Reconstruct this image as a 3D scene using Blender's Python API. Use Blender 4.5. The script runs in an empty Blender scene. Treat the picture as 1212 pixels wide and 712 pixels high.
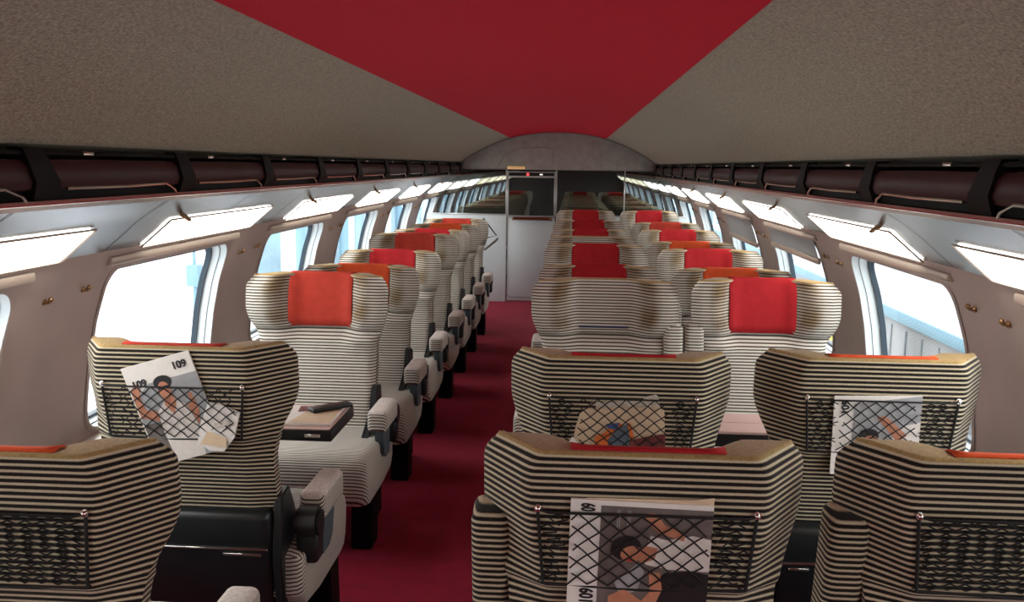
import bpy, bmesh, math, random
from mathutils import Vector, Matrix
random.seed(7)
sc = bpy.context.scene
COL = sc.collection
PI = math.pi

# ------------------------------------------------------------------ materials
def new_mat(name):
    m = bpy.data.materials.new(name); m.use_nodes = True
    nt = m.node_tree; b = nt.nodes['Principled BSDF']
    return m, nt, b

def mat(name, col, rough=.6, metal=0., noise=0., nscale=60., bump=0., spec=.5, sheen=0., coat=0.):
    m, nt, b = new_mat(name)
    b.inputs['Base Color'].default_value = (*col, 1)
    b.inputs['Roughness'].default_value = rough
    b.inputs['Metallic'].default_value = metal
    b.inputs['Specular IOR Level'].default_value = spec
    if sheen: b.inputs['Sheen Weight'].default_value = sheen
    if coat: b.inputs['Coat Weight'].default_value = coat; b.inputs['Coat Roughness'].default_value = .15
    tc = nt.nodes.new('ShaderNodeTexCoord')
    n = nt.nodes.new('ShaderNodeTexNoise'); n.inputs['Scale'].default_value = nscale
    n.inputs['Detail'].default_value = 4
    nt.links.new(tc.outputs['Object'], n.inputs['Vector'])
    r = nt.nodes.new('ShaderNodeMapRange')
    r.inputs['From Min'].default_value = .3; r.inputs['From Max'].default_value = .7
    r.inputs['To Min'].default_value = 1 - noise; r.inputs['To Max'].default_value = 1 + noise
    nt.links.new(n.outputs['Fac'], r.inputs['Value'])
    mx = nt.nodes.new('ShaderNodeMix'); mx.data_type = 'RGBA'; mx.blend_type = 'MULTIPLY'
    mx.inputs['Factor'].default_value = 1
    mx.inputs['A'].default_value = (*col, 1)
    nt.links.new(r.outputs['Result'], mx.inputs['B'])
    nt.links.new(mx.outputs['Result'], b.inputs['Base Color'])
    if bump:
        bp = nt.nodes.new('ShaderNodeBump'); bp.inputs['Strength'].default_value = bump
        bp.inputs['Distance'].default_value = .002
        nt.links.new(n.outputs['Fac'], bp.inputs['Height']); nt.links.new(bp.outputs['Normal'], b.inputs['Normal'])
    return m

def emit_mat(name, col, s):
    m, nt, b = new_mat(name)
    b.inputs['Base Color'].default_value = (*col, 1)
    b.inputs['Emission Color'].default_value = (*col, 1)
    b.inputs['Emission Strength'].default_value = s
    b.inputs['Roughness'].default_value = .4
    return m

PITCH = .0132
def stripe_mat(name, light, dark, lo, hi):
    """velour with woven ribs: the 'stripe' attribute runs across the ribs in metres"""
    m, nt, b = new_mat(name)
    at = nt.nodes.new('ShaderNodeAttribute'); at.attribute_name = 'stripe'
    mu = nt.nodes.new('ShaderNodeMath'); mu.operation = 'MULTIPLY'; mu.inputs[1].default_value = 2 * PI / PITCH
    si = nt.nodes.new('ShaderNodeMath'); si.operation = 'SINE'
    tc = nt.nodes.new('ShaderNodeTexCoord')
    n = nt.nodes.new('ShaderNodeTexNoise'); n.inputs['Scale'].default_value = 220; n.inputs['Detail'].default_value = 2
    nt.links.new(tc.outputs['Object'], n.inputs['Vector'])
    ad = nt.nodes.new('ShaderNodeMath'); ad.operation = 'MULTIPLY_ADD'; ad.inputs[1].default_value = .5
    nt.links.new(at.outputs['Fac'], mu.inputs[0]); nt.links.new(mu.outputs[0], si.inputs[0])
    nt.links.new(n.outputs['Fac'], ad.inputs[0]); nt.links.new(si.outputs[0], ad.inputs[2])
    cr = nt.nodes.new('ShaderNodeMapRange'); cr.interpolation_type = 'SMOOTHSTEP'
    cr.inputs['From Min'].default_value = lo; cr.inputs['From Max'].default_value = hi
    nt.links.new(ad.outputs[0], cr.inputs['Value'])
    mx = nt.nodes.new('ShaderNodeMix'); mx.data_type = 'RGBA'
    mx.inputs['A'].default_value = (*dark, 1); mx.inputs['B'].default_value = (*light, 1)
    nt.links.new(cr.outputs['Result'], mx.inputs['Factor'])
    wa = nt.nodes.new('ShaderNodeAttribute'); wa.attribute_name = 'wing_shade'  # shade in the headrest wing bends, multiplied into the fabric colour
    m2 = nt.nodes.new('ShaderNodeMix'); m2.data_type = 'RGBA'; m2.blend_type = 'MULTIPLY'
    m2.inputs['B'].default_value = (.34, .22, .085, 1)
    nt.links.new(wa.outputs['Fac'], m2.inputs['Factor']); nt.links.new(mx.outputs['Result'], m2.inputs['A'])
    nt.links.new(m2.outputs['Result'], b.inputs['Base Color'])
    b.inputs['Roughness'].default_value = .95; b.inputs['Specular IOR Level'].default_value = .15
    b.inputs['Sheen Weight'].default_value = .15
    bp = nt.nodes.new('ShaderNodeBump'); bp.inputs['Strength'].default_value = .6; bp.inputs['Distance'].default_value = .002
    nt.links.new(cr.outputs['Result'], bp.inputs['Height']); nt.links.new(bp.outputs['Normal'], b.inputs['Normal'])
    return m

def glass_mat(name, tint=(1, 1, 1), gl=.07):
    m = bpy.data.materials.new(name); m.use_nodes = True
    nt = m.node_tree; nt.nodes.clear()
    o = nt.nodes.new('ShaderNodeOutputMaterial')
    t = nt.nodes.new('ShaderNodeBsdfTransparent'); t.inputs['Color'].default_value = (*tint, 1)
    g = nt.nodes.new('ShaderNodeBsdfGlossy'); g.inputs['Roughness'].default_value = .02
    x = nt.nodes.new('ShaderNodeMixShader'); x.inputs[0].default_value = gl
    nt.links.new(t.outputs[0], x.inputs[1]); nt.links.new(g.outputs[0], x.inputs[2]); nt.links.new(x.outputs[0], o.inputs[0])
    return m

M = {}
M['rib_back'] = stripe_mat('ribbed_velour_back', (.54, .47, .33), (.012, .010, .009), -.05, 1.15)
M['rib_front'] = stripe_mat('ribbed_velour_front_lit', (.66, .63, .56), (.07, .058, .045), -.55, .45)  # same velour as the back, brighter light on the fronts put into its colour
M['pile'] = mat('olive_pile', (.36, .25, .10), .95, noise=.22, nscale=150, bump=.3, spec=.1, sheen=.2)
M['pad'] = mat('grey_worn_fabric', (.62, .59, .55), .95, noise=.18, nscale=90, bump=.4, spec=.1)
M['red'] = mat('red_cloth', (.42, .018, .024), .85, noise=.08, nscale=30, bump=.2, spec=.2)
M['lit_red'] = mat('lit_red_cloth', (.50, .052, .034), .85, noise=.08, nscale=30, bump=.2, spec=.2)  # red cover cloth with stronger light put into its colour
M['orange'] = mat('bright_lit_red_cloth', (.70, .095, .028), .85, noise=.08, nscale=30, bump=.2, spec=.2)  # red cover cloth again, the brightest light put into its colour
M['black'] = mat('black_plastic', (.010, .013, .015), .38, noise=.1, nscale=20)
M['blackmetal'] = mat('black_metal', (.005, .004, .004), .6, noise=.1, spec=.12)
M['chrome'] = mat('chrome', (.75, .72, .68), .2, metal=1.)
M['rosy'] = mat('rosy_satin_metal', (.42, .30, .26), .3, metal=.7)
M['brass'] = mat('brass', (.35, .22, .12), .3, metal=1.)
M['navy'] = mat('navy_tape', (.03, .04, .12), .9)
M['teal'] = mat('teal_grey_plastic', (.06, .10, .12), .5)
M['cord'] = mat('black_cord', (.006, .006, .006), .8)
M['carpet'] = mat('crimson_carpet', (.27, .006, .032), .97, noise=.14, nscale=14, bump=.2, spec=.05, sheen=.1)
M['wall'] = mat('mauve_wall', (.42, .335, .305), .5, noise=.05, nscale=6)
M['wall_low'] = mat('grey_lower_wall', (.22, .20, .19), .6, noise=.05, nscale=6)
M['ceil'] = mat('speckled_grey_ceiling', (.34, .308, .24), .85, noise=.42, nscale=150, bump=.25)
M['band'] = mat('red_ceiling_cloth', (.56, .004, .026), .8, noise=.10, nscale=150, bump=.2, spec=.2)
M['cove'] = mat('blue_grey_satin_metal', (.34, .385, .43), .25, metal=.7, noise=.06, nscale=3)
M['maroon'] = mat('maroon_plastic', (.035, .005, .007), .5, noise=.05, spec=.25)
M['gloss'] = mat('gloss_black', (.004, .004, .004), .6, spec=.1)
M['dark'] = mat('dark_recess', (.006, .005, .005), .8)
M['bar'] = mat('brown_aluminium_bar', (.44, .37, .31), .35, metal=.4)
M['frame_w'] = mat('white_window_reveal', (.72, .80, .82), .4)
M['gasket'] = mat('dark_gasket', (.01, .03, .05), .4)
M['blind'] = mat('grey_roller_blind', (.36, .38, .40), .8, noise=.04)
M['glass'] = glass_mat('window_glass')
M['pglass'] = glass_mat('partition_glass', (.55, .60, .62), .05)
M['light'] = emit_mat('warm_white_diffuser', (1., .94, .86), 9.)
M['lighty'] = emit_mat('yellow_diffuser', (1., .86, .50), 2.2)
M['part'] = mat('off_white_partition', (.60, .67, .69), .32, noise=.04, nscale=4)
M['arch'] = mat('grey_bulkhead_leather', (.34, .33, .30), .55, noise=.12, nscale=12)
M['steel'] = mat('pale_steel', (.5, .5, .5), .3, metal=.8)
M['pink'] = mat('pinkish_laminate', (.74, .56, .52), .4)
M['paper'] = mat('paper_white', (.80, .78, .74), .8, noise=.03)
M['cream'] = mat('newsprint_cream', (.70, .55, .38), .9, noise=.06, nscale=40)
M['newsgrey'] = mat('newsprint_grey', (.55, .52, .46), .9, noise=.25, nscale=160)
M['photo'] = mat('photo_grey_brown', (.15, .13, .12), .4, noise=.2, nscale=25)
M['photo2'] = mat('photo_mid_grey', (.36, .37, .39), .4, noise=.15, nscale=25)
M['skin'] = mat('print_skin', (.52, .22, .13), .5, noise=.1)
M['shirt'] = mat('print_white_shirt', (.74, .70, .66), .5, noise=.05)
M['ink'] = mat('print_black', (.012, .012, .014), .5)
M['p_orange'] = mat('print_orange', (.75, .17, .03), .5)
M['p_blue'] = mat('print_blue', (.05, .10, .28), .5)
M['p_slate'] = mat('print_slate', (.10, .14, .18), .5)
M['p_maroon'] = mat('print_maroon', (.16, .03, .03), .5, noise=.3)
M['lip'] = mat('print_red', (.5, .04, .05), .5)
M['amber'] = emit_mat('amber_sign', (1., .62, .25), .35)
M['redlamp'] = emit_mat('red_indicator', (1., .08, .10), .9)
M['whitelamp'] = emit_mat('white_indicator', (1., .95, .85), 1.)
M['out_white'] = mat('bright_render', (.34, .35, .37), .8, noise=.06, nscale=1)
M['out_blue'] = mat('pale_blue_steel', (.17, .30, .38), .6)
M['out_hall'] = mat('blue_glazed_hall', (.22, .34, .41), .6, noise=.3, nscale=.6)
M['out_grey'] = mat('platform_concrete', (.24, .27, .30), .9, noise=.08, nscale=2)
M['out_ball'] = mat('station_pale_ballast', (.75, .76, .78), .9, noise=.03, nscale=5)
M['out_pale'] = mat('pale_pilaster', (.6, .65, .68), .7)
M['yellow'] = mat('yellow_paint', (.80, .75, .12), .6)
M['darkblue'] = mat('dark_blue_cloth', (.05, .08, .16), .8)

# ------------------------------------------------------------------ helpers
def link(o, parent=None):
    COL.objects.link(o)
    if parent is not None: o.parent = parent
    return o

def obj(name, bm, mats, parent=None, smooth=True, loc=(0, 0, 0), auto=None):
    me = bpy.data.meshes.new(name)
    bmesh.ops.recalc_face_normals(bm, faces=bm.faces[:])
    bm.to_mesh(me); bm.free()
    if not isinstance(mats, (list, tuple)): mats = [mats]
    for m in mats: me.materials.append(m)
    if smooth:
        for p in me.polygons: p.use_smooth = True
        me.set_sharp_from_angle(angle=math.radians(auto if auto else 40))
    o = bpy.data.objects.new(name, me); o.location = loc
    return link(o, parent)

def empty(name, label, cat, loc=(0, 0, 0), rotz=0, group=None):
    o = bpy.data.objects.new(name, None); COL.objects.link(o)
    o.location = loc; o.rotation_euler = (0, 0, rotz); o.empty_display_size = .05
    o['label'] = label; o['category'] = cat
    if group: o['group'] = group
    return o

def tag(o, label, cat, group=None):
    o['label'] = label; o['category'] = cat
    if group: o['group'] = group
    return o

def struct(name, bm, mats, smooth=True, parent=None, auto=None):
    o = obj(name, bm, mats, parent, smooth, auto=auto); o['kind'] = 'structure'; return o

def NB(): return bmesh.new()

def box(bm, c, s, rot=None, bev=0., seg=2, mi=0):
    r = bmesh.ops.create_cube(bm, size=1.)
    vs = r['verts']
    fs = list({f for v in vs for f in v.link_faces})
    es = list({e for v in vs for e in v.link_edges})
    bmesh.ops.scale(bm, vec=s, verts=vs)
    if bev:
        rb = bmesh.ops.bevel(bm, geom=es, offset=bev, segments=seg, affect='EDGES', profile=.5)
        vs = list({v for f in rb['faces'] for v in f.verts} | {v for v in vs if v.is_valid})
        fs = list({f for v in vs for f in v.link_faces})
    if rot is not None: bmesh.ops.rotate(bm, cent=(0, 0, 0), matrix=rot, verts=vs)
    bmesh.ops.translate(bm, vec=c, verts=vs)
    for f in fs: f.material_index = mi
    return vs

def tube(bm, pts, r, n=6, mi=0, caps=True):
    pts = [Vector(p) for p in pts]; rings = []
    for i, p in enumerate(pts):
        a = pts[max(0, i - 1)]; b = pts[min(len(pts) - 1, i + 1)]
        t = (b - a).normalized()
        up = Vector((0, 0, 1)) if abs(t.z) < .9 else Vector((1, 0, 0))
        s = t.cross(up).normalized(); u = s.cross(t)
        rr = r[i] if isinstance(r, (list, tuple)) else r
        rings.append([bm.verts.new(p + (s * math.cos(2 * PI * k / n) + u * math.sin(2 * PI * k / n)) * rr) for k in range(n)])
    for A, B in zip(rings, rings[1:]):
        for k in range(n):
            f = bm.faces.new((A[k], A[(k + 1) % n], B[(k + 1) % n], B[k])); f.material_index = mi
    if caps:
        bm.faces.new(rings[0][::-1]).material_index = mi; bm.faces.new(rings[-1]).material_index = mi

def poly(bm, pts, y, mi=0):
    """flat polygon in the x-z plane"""
    f = bm.faces.new([bm.verts.new((x, y, z)) for x, z in pts]); f.material_index = mi
    return f

def ell(cx, cz, rx, rz, a=0, n=14):
    return [(cx + rx * math.cos(t) * math.cos(a) - rz * math.sin(t) * math.sin(a), cz + rx * math.cos(t) * math.sin(a) + rz * math.sin(t) * math.cos(a))
            for t in [2 * PI * k / n for k in range(n)]]

def sstep(a, b, x):
    t = max(0., min(1., (x - a) / (b - a))); return t * t * (3 - 2 * t)

def set_stripe(o, fn):
    me = o.data
    a = me.attributes.new('stripe', 'FLOAT', 'POINT')
    a.data.foreach_set('value', [fn(v.co) for v in me.vertices])

def text_part(name, s, size, m, parent, loc, rot, ext=.0003):
    cu = bpy.data.curves.new(name, 'FONT'); cu.body = s; cu.size = size; cu.extrude = ext
    cu.offset = size * .035
    cu.align_x = 'CENTER'; cu.align_y = 'CENTER'; cu.materials.append(m)
    tmp = bpy.data.objects.new(name, cu); COL.objects.link(tmp)
    dg = bpy.context.evaluated_depsgraph_get()
    me = bpy.data.meshes.new_from_object(tmp.evaluated_get(dg))
    bpy.data.objects.remove(tmp)
    o = bpy.data.objects.new(name, me); link(o, parent); o.location = loc; o.rotation_euler = rot
    return o

# ------------------------------------------------------------------ the setting
Y0, Y1, YB = -2.0, 24.2, 10.93          # near end, far end, partition
PER = 1.70; W0 = 3.13; WL = 1.14        # window period, near edge and length
ZS, ZH = .635, 1.225                    # sill and head
PROF = [(0, 1.50), (.30, 1.545), (.60, 1.55), (.75, 1.54), (.90, 1.52), (1.05, 1.488), (1.15, 1.455), (1.25, 1.420), (1.30, 1.392)]
def wx(z):
    for (a, xa), (b, xb) in zip(PROF, PROF[1:]):
        if z <= b: return xa + (xb - xa) * (z - a) / (b - a)
    return PROF[-1][1]

def rrect(y0, y1, z0, z1, r, side=12, cor=6):
    pts = []
    cs = [((y1 - r), (z0 + r), -PI / 2), ((y1 - r), (z1 - r), 0), ((y0 + r), (z1 - r), PI / 2), ((y0 + r), (z0 + r), PI)]
    for i, (cy, cz, a0) in enumerate(cs):
        for k in range(cor + 1):
            a = a0 + PI / 2 * k / cor; pts.append((cy + r * math.cos(a), cz + r * math.sin(a)))
        ny, nz = cs[(i + 1) % 4][0], cs[(i + 1) % 4][1]; a1 = a0 + PI / 2
        e = (cy + r * math.cos(a1), cz + r * math.sin(a1)); f = (ny + r * math.cos(a1), nz + r * math.sin(a1))
        for k in range(1, side): pts.append((e[0] + (f[0] - e[0]) * k / side, e[1] + (f[1] - e[1]) * k / side))
    return pts

def outer_of(pts, y0, y1, z0, z1, b0, b1, zb0, zb1):
    out = []
    for y, z in pts:
        fy = (y - y0) / (y1 - y0); fz = (z - z0) / (z1 - z0)
        dl, dr, db, dt = fy, 1 - fy, fz, 1 - fz
        m_ = min(dl * (y1 - y0), dr * (y1 - y0), db * (z1 - z0), dt * (z1 - z0))
        if m_ == dl * (y1 - y0): out.append([b0, z])
        elif m_ == dr * (y1 - y0): out.append([b1, z])
        elif m_ == db * (z1 - z0): out.append([y, zb0])
        else: out.append([y, zb1])
    return out

nb = [k for k in range(-3, 13) if W0 + k * PER + WL < Y1 and W0 + k * PER - .28 > Y0 - .5]
bay_y = [W0 + k * PER for k in nb]
YA = bay_y[0] - (PER - WL) / 2; YZ = bay_y[-1] + WL + (PER - WL) / 2
Y0 = YA; Y1 = YZ

for side, sx in (('left', -1), ('right', 1)):
    bm = NB()
    zt, zb = 1.30, .56
    for y0 in bay_y:
        y1 = y0 + WL; b0 = y0 - (PER - WL) / 2; b1 = y1 + (PER - WL) / 2
        inn = rrect(y0, y1, ZS, ZH, .075)
        out = outer_of(inn, y0, y1, ZS, ZH, b0, b1, zb, zt)
        # square up the corners of the outer loop
        def near(c): return min(range(len(inn)), key=lambda i: (inn[i][0] - c[0]) ** 2 + (inn[i][1] - c[1]) ** 2)
        for c, C_ in (((y0, ZS), (b0, zb)), ((y1, ZS), (b1, zb)), ((y0, ZH), (b0, zt)), ((y1, ZH), (b1, zt))):
            out[near(c)] = list(C_)
        vi = [bm.verts.new((sx * wx(z), y, z)) for y, z in inn]
        mids = []
        vo = [bm.verts.new((sx * wx(z), y, z)) for y, z in out]
        n = len(vi)
        for k in range(n):
            j = (k + 1) % n
            bm.faces.new((vo[k], vo[j], vi[j], vi[k]))
        # reveal, stepping outward
        prev = vi
        for depth, mi in ((.03, 1), (.034, 1), (.085, 1)):
            cur = [bm.verts.new((sx * (wx(z) + depth), y, z)) for y, z in inn]
            for k in range(n):
                j = (k + 1) % n
                f = bm.faces.new((prev[k], prev[j], cur[j], cur[k])); f.material_index = mi
            prev = cur
    # lower wall
    zl = [0, .15, .30, .45, zb]
    for a, b in zip(zl, zl[1:]):
        q = [bm.verts.new((sx * wx(z), y, z)) for y, z in ((YA, a), (YZ, a), (YZ, b), (YA, b))]
        bm.faces.new(q).material_index = 2
    # solid outer skin so the wall has thickness
    for a, b in ((0, .56), ):
        q = [bm.verts.new((sx * (wx(z) + .07), y, z)) for y, z in ((YA, a), (YZ, a), (YZ, b), (YA, b))]
        bm.faces.new(q).material_index = 2
    struct('wall_' + side, bm, [M['wall'], M['frame_w'], M['wall_low']])
    # heater ledge under the windows
    bm = NB()
    box(bm, (sx * 1.515, (YA + YZ) / 2, .595), (.07, YZ - YA, .03), bev=.008)
    box(bm, (sx * 1.495, (YA + YZ) / 2, .565), (.05, YZ - YA, .025), bev=.006)
    struct('trim_%d' % (1 if sx < 0 else 2), bm, M['bar'])
    bm = NB(); box(bm, (sx * 1.45, (YA + YZ) / 2, .05), (.10, YZ - YA, .10), bev=.01)
    struct('baseboard_' + side, bm, M['wall_low'])

# windows: frame with a pane
wn = 0
for sx in (-1, 1):
    for y0 in bay_y:
        wn += 1
        y1 = y0 + WL
        bm = NB()
        def ring(r0, d0, r1, d1, mi):
            A = rrect(y0 + r0, y1 - r0, ZS + r0, ZH - r0, .075 - r0 * .4)
            B = rrect(y0 + r1, y1 - r1, ZS + r1, ZH - r1, .075 - r1 * .4)
            va = [bm.verts.new((sx * (wx(z) + d0), y, z)) for y, z in A]
            vb = [bm.verts.new((sx * (wx(z) + d1), y, z)) for y, z in B]
            for k in range(len(va)):
                j = (k + 1) % len(va)
                bm.faces.new((va[k], va[j], vb[j], vb[k])).material_index = mi
        ring(-.016, -.003, -.004, -.007, 2)
        ring(-.004, -.007, .002, -.004, 2)
        ring(.002, -.004, .003, .026, 0)
        ring(.003, .026, .008, .027, 1)
        ring(.008, .027, .009, .062, 0)
        ring(.009, .062, .022, .060, 1)
        ring(.022, .060, .023, .085, 1)
        w = struct('window_%d' % wn, bm, [M['frame_w'], M['gasket'], M['wall']])
        bm = NB()
        A = rrect(y0 + .02, y1 - .02, ZS + .02, ZH - .02, .06)
        zz = [ZS + .02 + (ZH - ZS - .04) * k / 10 for k in range(11)]
        rows = []
        for z in zz: rows.append([bm.verts.new((sx * (wx(z) + .072), y, z)) for y in (y0 + .02, y1 - .02)])
        for a, b in zip(rows, rows[1:]): bm.faces.new((a[0], a[1], b[1], b[0]))
        obj('pane', bm, M['glass'], w)
        # head bar above the window (blind cassette)
        bm = NB()
        box(bm, (sx * 1.408, (y0 + y1) / 2 + .0, 1.258), (.030, WL + .10, .030), bev=.006)
        o = obj('blind_cassette', bm, M['bar'], w)

# pillar panels with a soft raised outline
ordn = ['nearest the camera', 'second from the camera', 'third from the camera', 'fourth from the camera', 'fifth from the camera', 'sixth from the camera',
        'seventh from the camera', 'eighth from the camera', 'ninth from the camera', 'tenth from the camera', 'eleventh from the camera', 'twelfth from the camera', 'thirteenth from the camera', 'fourteenth from the camera']

def hook_mesh(sx):
    bm = NB()
    r = bmesh.ops.create_cone(bm, cap_ends=True, segments=14, radius1=.014, radius2=.010, depth=.010, matrix=Matrix.Rotation(PI / 2, 4, 'Y'))
    tube(bm, [(0, 0, 0), (-sx * .012, 0, -.003), (-sx * .020, -.003, -.001), (-sx * .026, -.004, .006)], [.008, .006, .006, .007], 8)
    bmesh.ops.create_uvsphere(bm, u_segments=10, v_segments=6, radius=.009, matrix=Matrix.Translation((-sx * .027, -.005, .007)))
    return bm
for side, sx in (('left', -1), ('right', 1)):
    proto = None
    for j, k in enumerate(range(0, 5)):
        yc = W0 - .28 + k * PER
        for q, dy in enumerate((-.10, .125)):
            z = 1.165 if q == 0 else 1.175
            if proto is None: o = obj('coat_hook', hook_mesh(sx), M['brass']); proto = o
            else: o = proto.copy(); COL.objects.link(o)
            o.location = (sx * (wx(z) + .002), yc + dy, z)
            tag(o, '%s brass coat hook on the %s wall post %s' % (('nearer', 'farther')[q], side, ordn[j]), 'coat hook', 'coat hooks on the window posts')

# floor
bm = NB(); box(bm, (0, (Y0 + Y1) / 2, -.03), (3.2, Y1 - Y0, .06)); struct('floor', bm, M['carpet'], smooth=False)

# ceiling: curved cross-section
def cz(x): return 1.99 - .352 * (abs(x) / 1.13) ** 2.3
xs = [-1.13 + 2.26 * k / 40 for k in range(41)]
BW = .55
def ceil_part(x0, x1, n, off=0.):
    bm = NB(); pr = None
    for k in range(n + 1):
        x = x0 + (x1 - x0) * k / n
        cur = [bm.verts.new((x, y, cz(x) - off)) for y in (Y0, Y1)]
        if pr: bm.faces.new((pr[0], pr[1], cur[1], cur[0]))
        pr = cur
    return bm
bm = ceil_part(-1.13, 1.13, 44)
# roof above the racks
for sx in (-1, 1):
    q = [bm.verts.new(p) for p in ((sx * 1.13, Y0, cz(1.13)), (sx * 1.13, Y1, cz(1.13)), (sx * 1.50, Y1, 1.60), (sx * 1.50, Y0, 1.60))]
    bm.faces.new(q)
    q = [bm.verts.new(p) for p in ((sx * 1.50, Y0, 1.60), (sx * 1.50, Y1, 1.60), (sx * 1.50, Y1, 1.28), (sx * 1.50, Y0, 1.28))]
    bm.faces.new(q)
struct('ceiling', bm, M['ceil'])
struct('trim_3', ceil_part(-BW, BW, 20, .003), M['band'])
# end walls of the coach
for nm, yy in (('wall_near', Y0), ('wall_far', Y1)):
    bm = NB(); box(bm, (0, yy, 1.0), (3.2, .05, 2.1)); struct(nm, bm, M['arch'] if yy < 0 else M['dark'], smooth=False)

# ------------------------------------------------------------------ rack, coving, lights
def extr(bm, prof, y0, y1, mi=0, closed=False, sx=1):
    A = [bm.verts.new((sx * x, y0, z)) for x, z in prof]; B = [bm.verts.new((sx * x, y1, z)) for x, z in prof]
    n = len(prof)
    for k in range(n if closed else n - 1):
        j = (k + 1) % n
        bm.faces.new((A[k], A[j], B[j], B[k])).material_index = mi
    if closed:
        bm.faces.new(A[::-1]).material_index = mi; bm.faces.new(B).material_index = mi

LY = 3.30; LL = 1.14
tn = 4
for side, sx in (('left', -1), ('right', 1)):
    bm = NB()
    # coving between rack and window head, with seams
    prof = [(1.135, 1.492), (1.17, 1.468), (1.22, 1.437), (1.275, 1.398), (1.33, 1.350), (1.388, 1.302), (1.405, 1.285)]
    extr(bm, prof, Y0, Y1, 0, sx=sx)
    o = struct('trim_%d' % tn, bm, M['cove'], auto=50); tn += 1
    bm = NB()
    for y0 in bay_y:
        for yy in (y0 + LY - W0 - .28, y0 + LY - W0 + .55):
            extr(bm, [(a, b - .002) for a, b in prof[:-1]], yy, yy + .006, 0, sx=sx)
    o = struct('trim_%d' % tn, bm, M['gasket']); tn += 1
    # rack
    rk = empty('luggage_rack', 'maroon fronted luggage rack with black brackets running along the %s side' % side, 'luggage rack', (0, 0, 0), group='overhead luggage racks')
    bm = NB(); extr(bm, [(1.128, 1.600), (1.118, 1.585), (1.118, 1.545), (1.130, 1.527), (1.150, 1.522), (1.150, 1.60)], Y0, Y1, closed=True, sx=sx)
    obj('fascia', bm, M['maroon'], rk)
    bm = NB(); extr(bm, [(1.150, 1.590), (1.49, 1.560), (1.49, 1.548), (1.150, 1.575)], Y0, Y1, closed=True, sx=sx)
    obj('shelf', bm, M['dark'], rk)
    bm = NB(); tube(bm, [(sx * 1.122, Y0, 1.617), (sx * 1.122, Y1, 1.617)], .006, 8)
    obj('rail', bm, M['blackmetal'], rk)
    bm = NB(); extr(bm, [(1.150, 1.545), (1.205, 1.530), (1.205, 1.47), (1.140, 1.490), (1.136, 1.497), (1.15, 1.50)], Y0, Y1, closed=True, sx=sx)
    obj('trough', bm, M['gloss'], rk)
    bm = NB(); extr(bm, [(1.129, 1.499), (1.127, 1.492), (1.150, 1.474), (1.156, 1.480)], Y0, Y1, closed=True, sx=sx)
    obj('edge_strip', bm, M['rosy'], rk)
    bm = NB(); extr(bm, [(1.1275, 1.4925), (1.1265, 1.4885), (1.130, 1.486), (1.134, 1.490)], Y0, Y1, closed=True, sx=sx)
    obj('chrome_line', bm, M['chrome'], rk)
    yb = Y0 + .3; nbk = 0
    y = 2.18 - 5 * .85
    while y < Y1:
        if y > Y0 + .1:
            bm = NB()
            pr = [(1.112, 1.628), (1.108, 1.60), (1.108, 1.545), (1.124, 1.515), (1.142, 1.486), (1.160, 1.482), (1.19, 1.50), (1.16, 1.55), (1.15, 1.628)]
            A = [bm.verts.new((sx * x, y - .04 + (1.60 - z) * .55, z)) for x, z in pr]; B = [bm.verts.new((sx * x, y + .05 + (1.60 - z) * .9, z)) for x, z in pr]
            for k in range(len(pr)):
                j = (k + 1) % len(pr); bm.faces.new((A[k], A[j], B[j], B[k]))
            bm.faces.new(A[::-1]); bm.faces.new(B)
            obj('bracket', bm, M['blackmetal'], rk)
            if y < YB + 2:
                bm = NB()
                tube(bm, [(sx * 1.117, y + .14, 1.528), (sx * 1.114, y + .45, 1.527), (sx * 1.114, y + .72, 1.531), (sx * 1.122, y + .80, 1.512), (sx * 1.130, y + .83, 1.498)], .004, 6)
                obj('light_rim', bm, M['chrome'], rk)
                bm = NB(); box(bm, (sx * 1.117, y + .25, 1.617), (.012, .05, .010), bev=.003)
                obj('rail_clip', bm, M['chrome'], rk)
        y += .85
    # light panels
    protos = {}
    for i, y0 in enumerate(bay_y):
        ya = y0 + LY - W0
        if ya > 22.5: continue
        key = 'far' if ya > 12.3 else 'near'
        m_ = M['lighty'] if ya > 13.5 else M['light']
        t = empty('light_panel', 'x', 'ceiling light', (sx * 1.335, ya, 1.348), group='slanted light panels above the %s windows' % side)
        if key not in protos or True:
            bm = NB()
            a = (1.391 - 1.335, 1.296 - 1.348); b = (1.280 - 1.335, 1.391 - 1.348)
            N = (-.65 * .006, -.76 * .006)
            def pt(s, y, off=1.): return (sx * (a[0] + (b[0] - a[0]) * s + N[0] * off), y, a[1] + (b[1] - a[1]) * s + N[1] * off)
            vs = [bm.verts.new(pt(*p)) for p in ((0, .0), (1, .0), (1, LL), (0, LL))]
            vb = [bm.verts.new(pt(p[0], p[1], 0)) for p in ((0, .0), (1, .0), (1, LL), (0, LL))]
            bm.faces.new(vs)
            for k in range(4): bm.faces.new((vs[k], vs[(k + 1) % 4], vb[(k + 1) % 4], vb[k]))
            obj('diffuser', bm, m_, t, smooth=False)
            bm = NB()
            for (s0, yA), (s1, yB2) in (((-.04, -.01), (-.04, LL + .01)), ((1.04, -.01), (1.04, LL + .01)), ((-.04, -.01), (1.04, -.01)), ((-.04, LL + .01), (1.04, LL + .01))):
                tube(bm, [pt(s0, yA, .9), pt(s1, yB2, .9)], .004, 6)
            obj('rim', bm, M['bar'], t)
            bm = NB()
            box(bm, pt(1.25, .03, 1.2), (.075, .022, .012), Matrix.Rotation(-sx * .7, 3, 'Y'), bev=.004)
            box(bm, pt(1.25, .03, 2.4), (.025, .03, .014), Matrix.Rotation(-sx * .7, 3, 'Y'), bev=.004)
            obj('latch', bm, M['brass'], t)
        d = [b_ for b_ in bay_y if b_ + LY - W0 + LL > 1.9]
        idx = d.index(y0) if y0 in d else None
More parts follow.
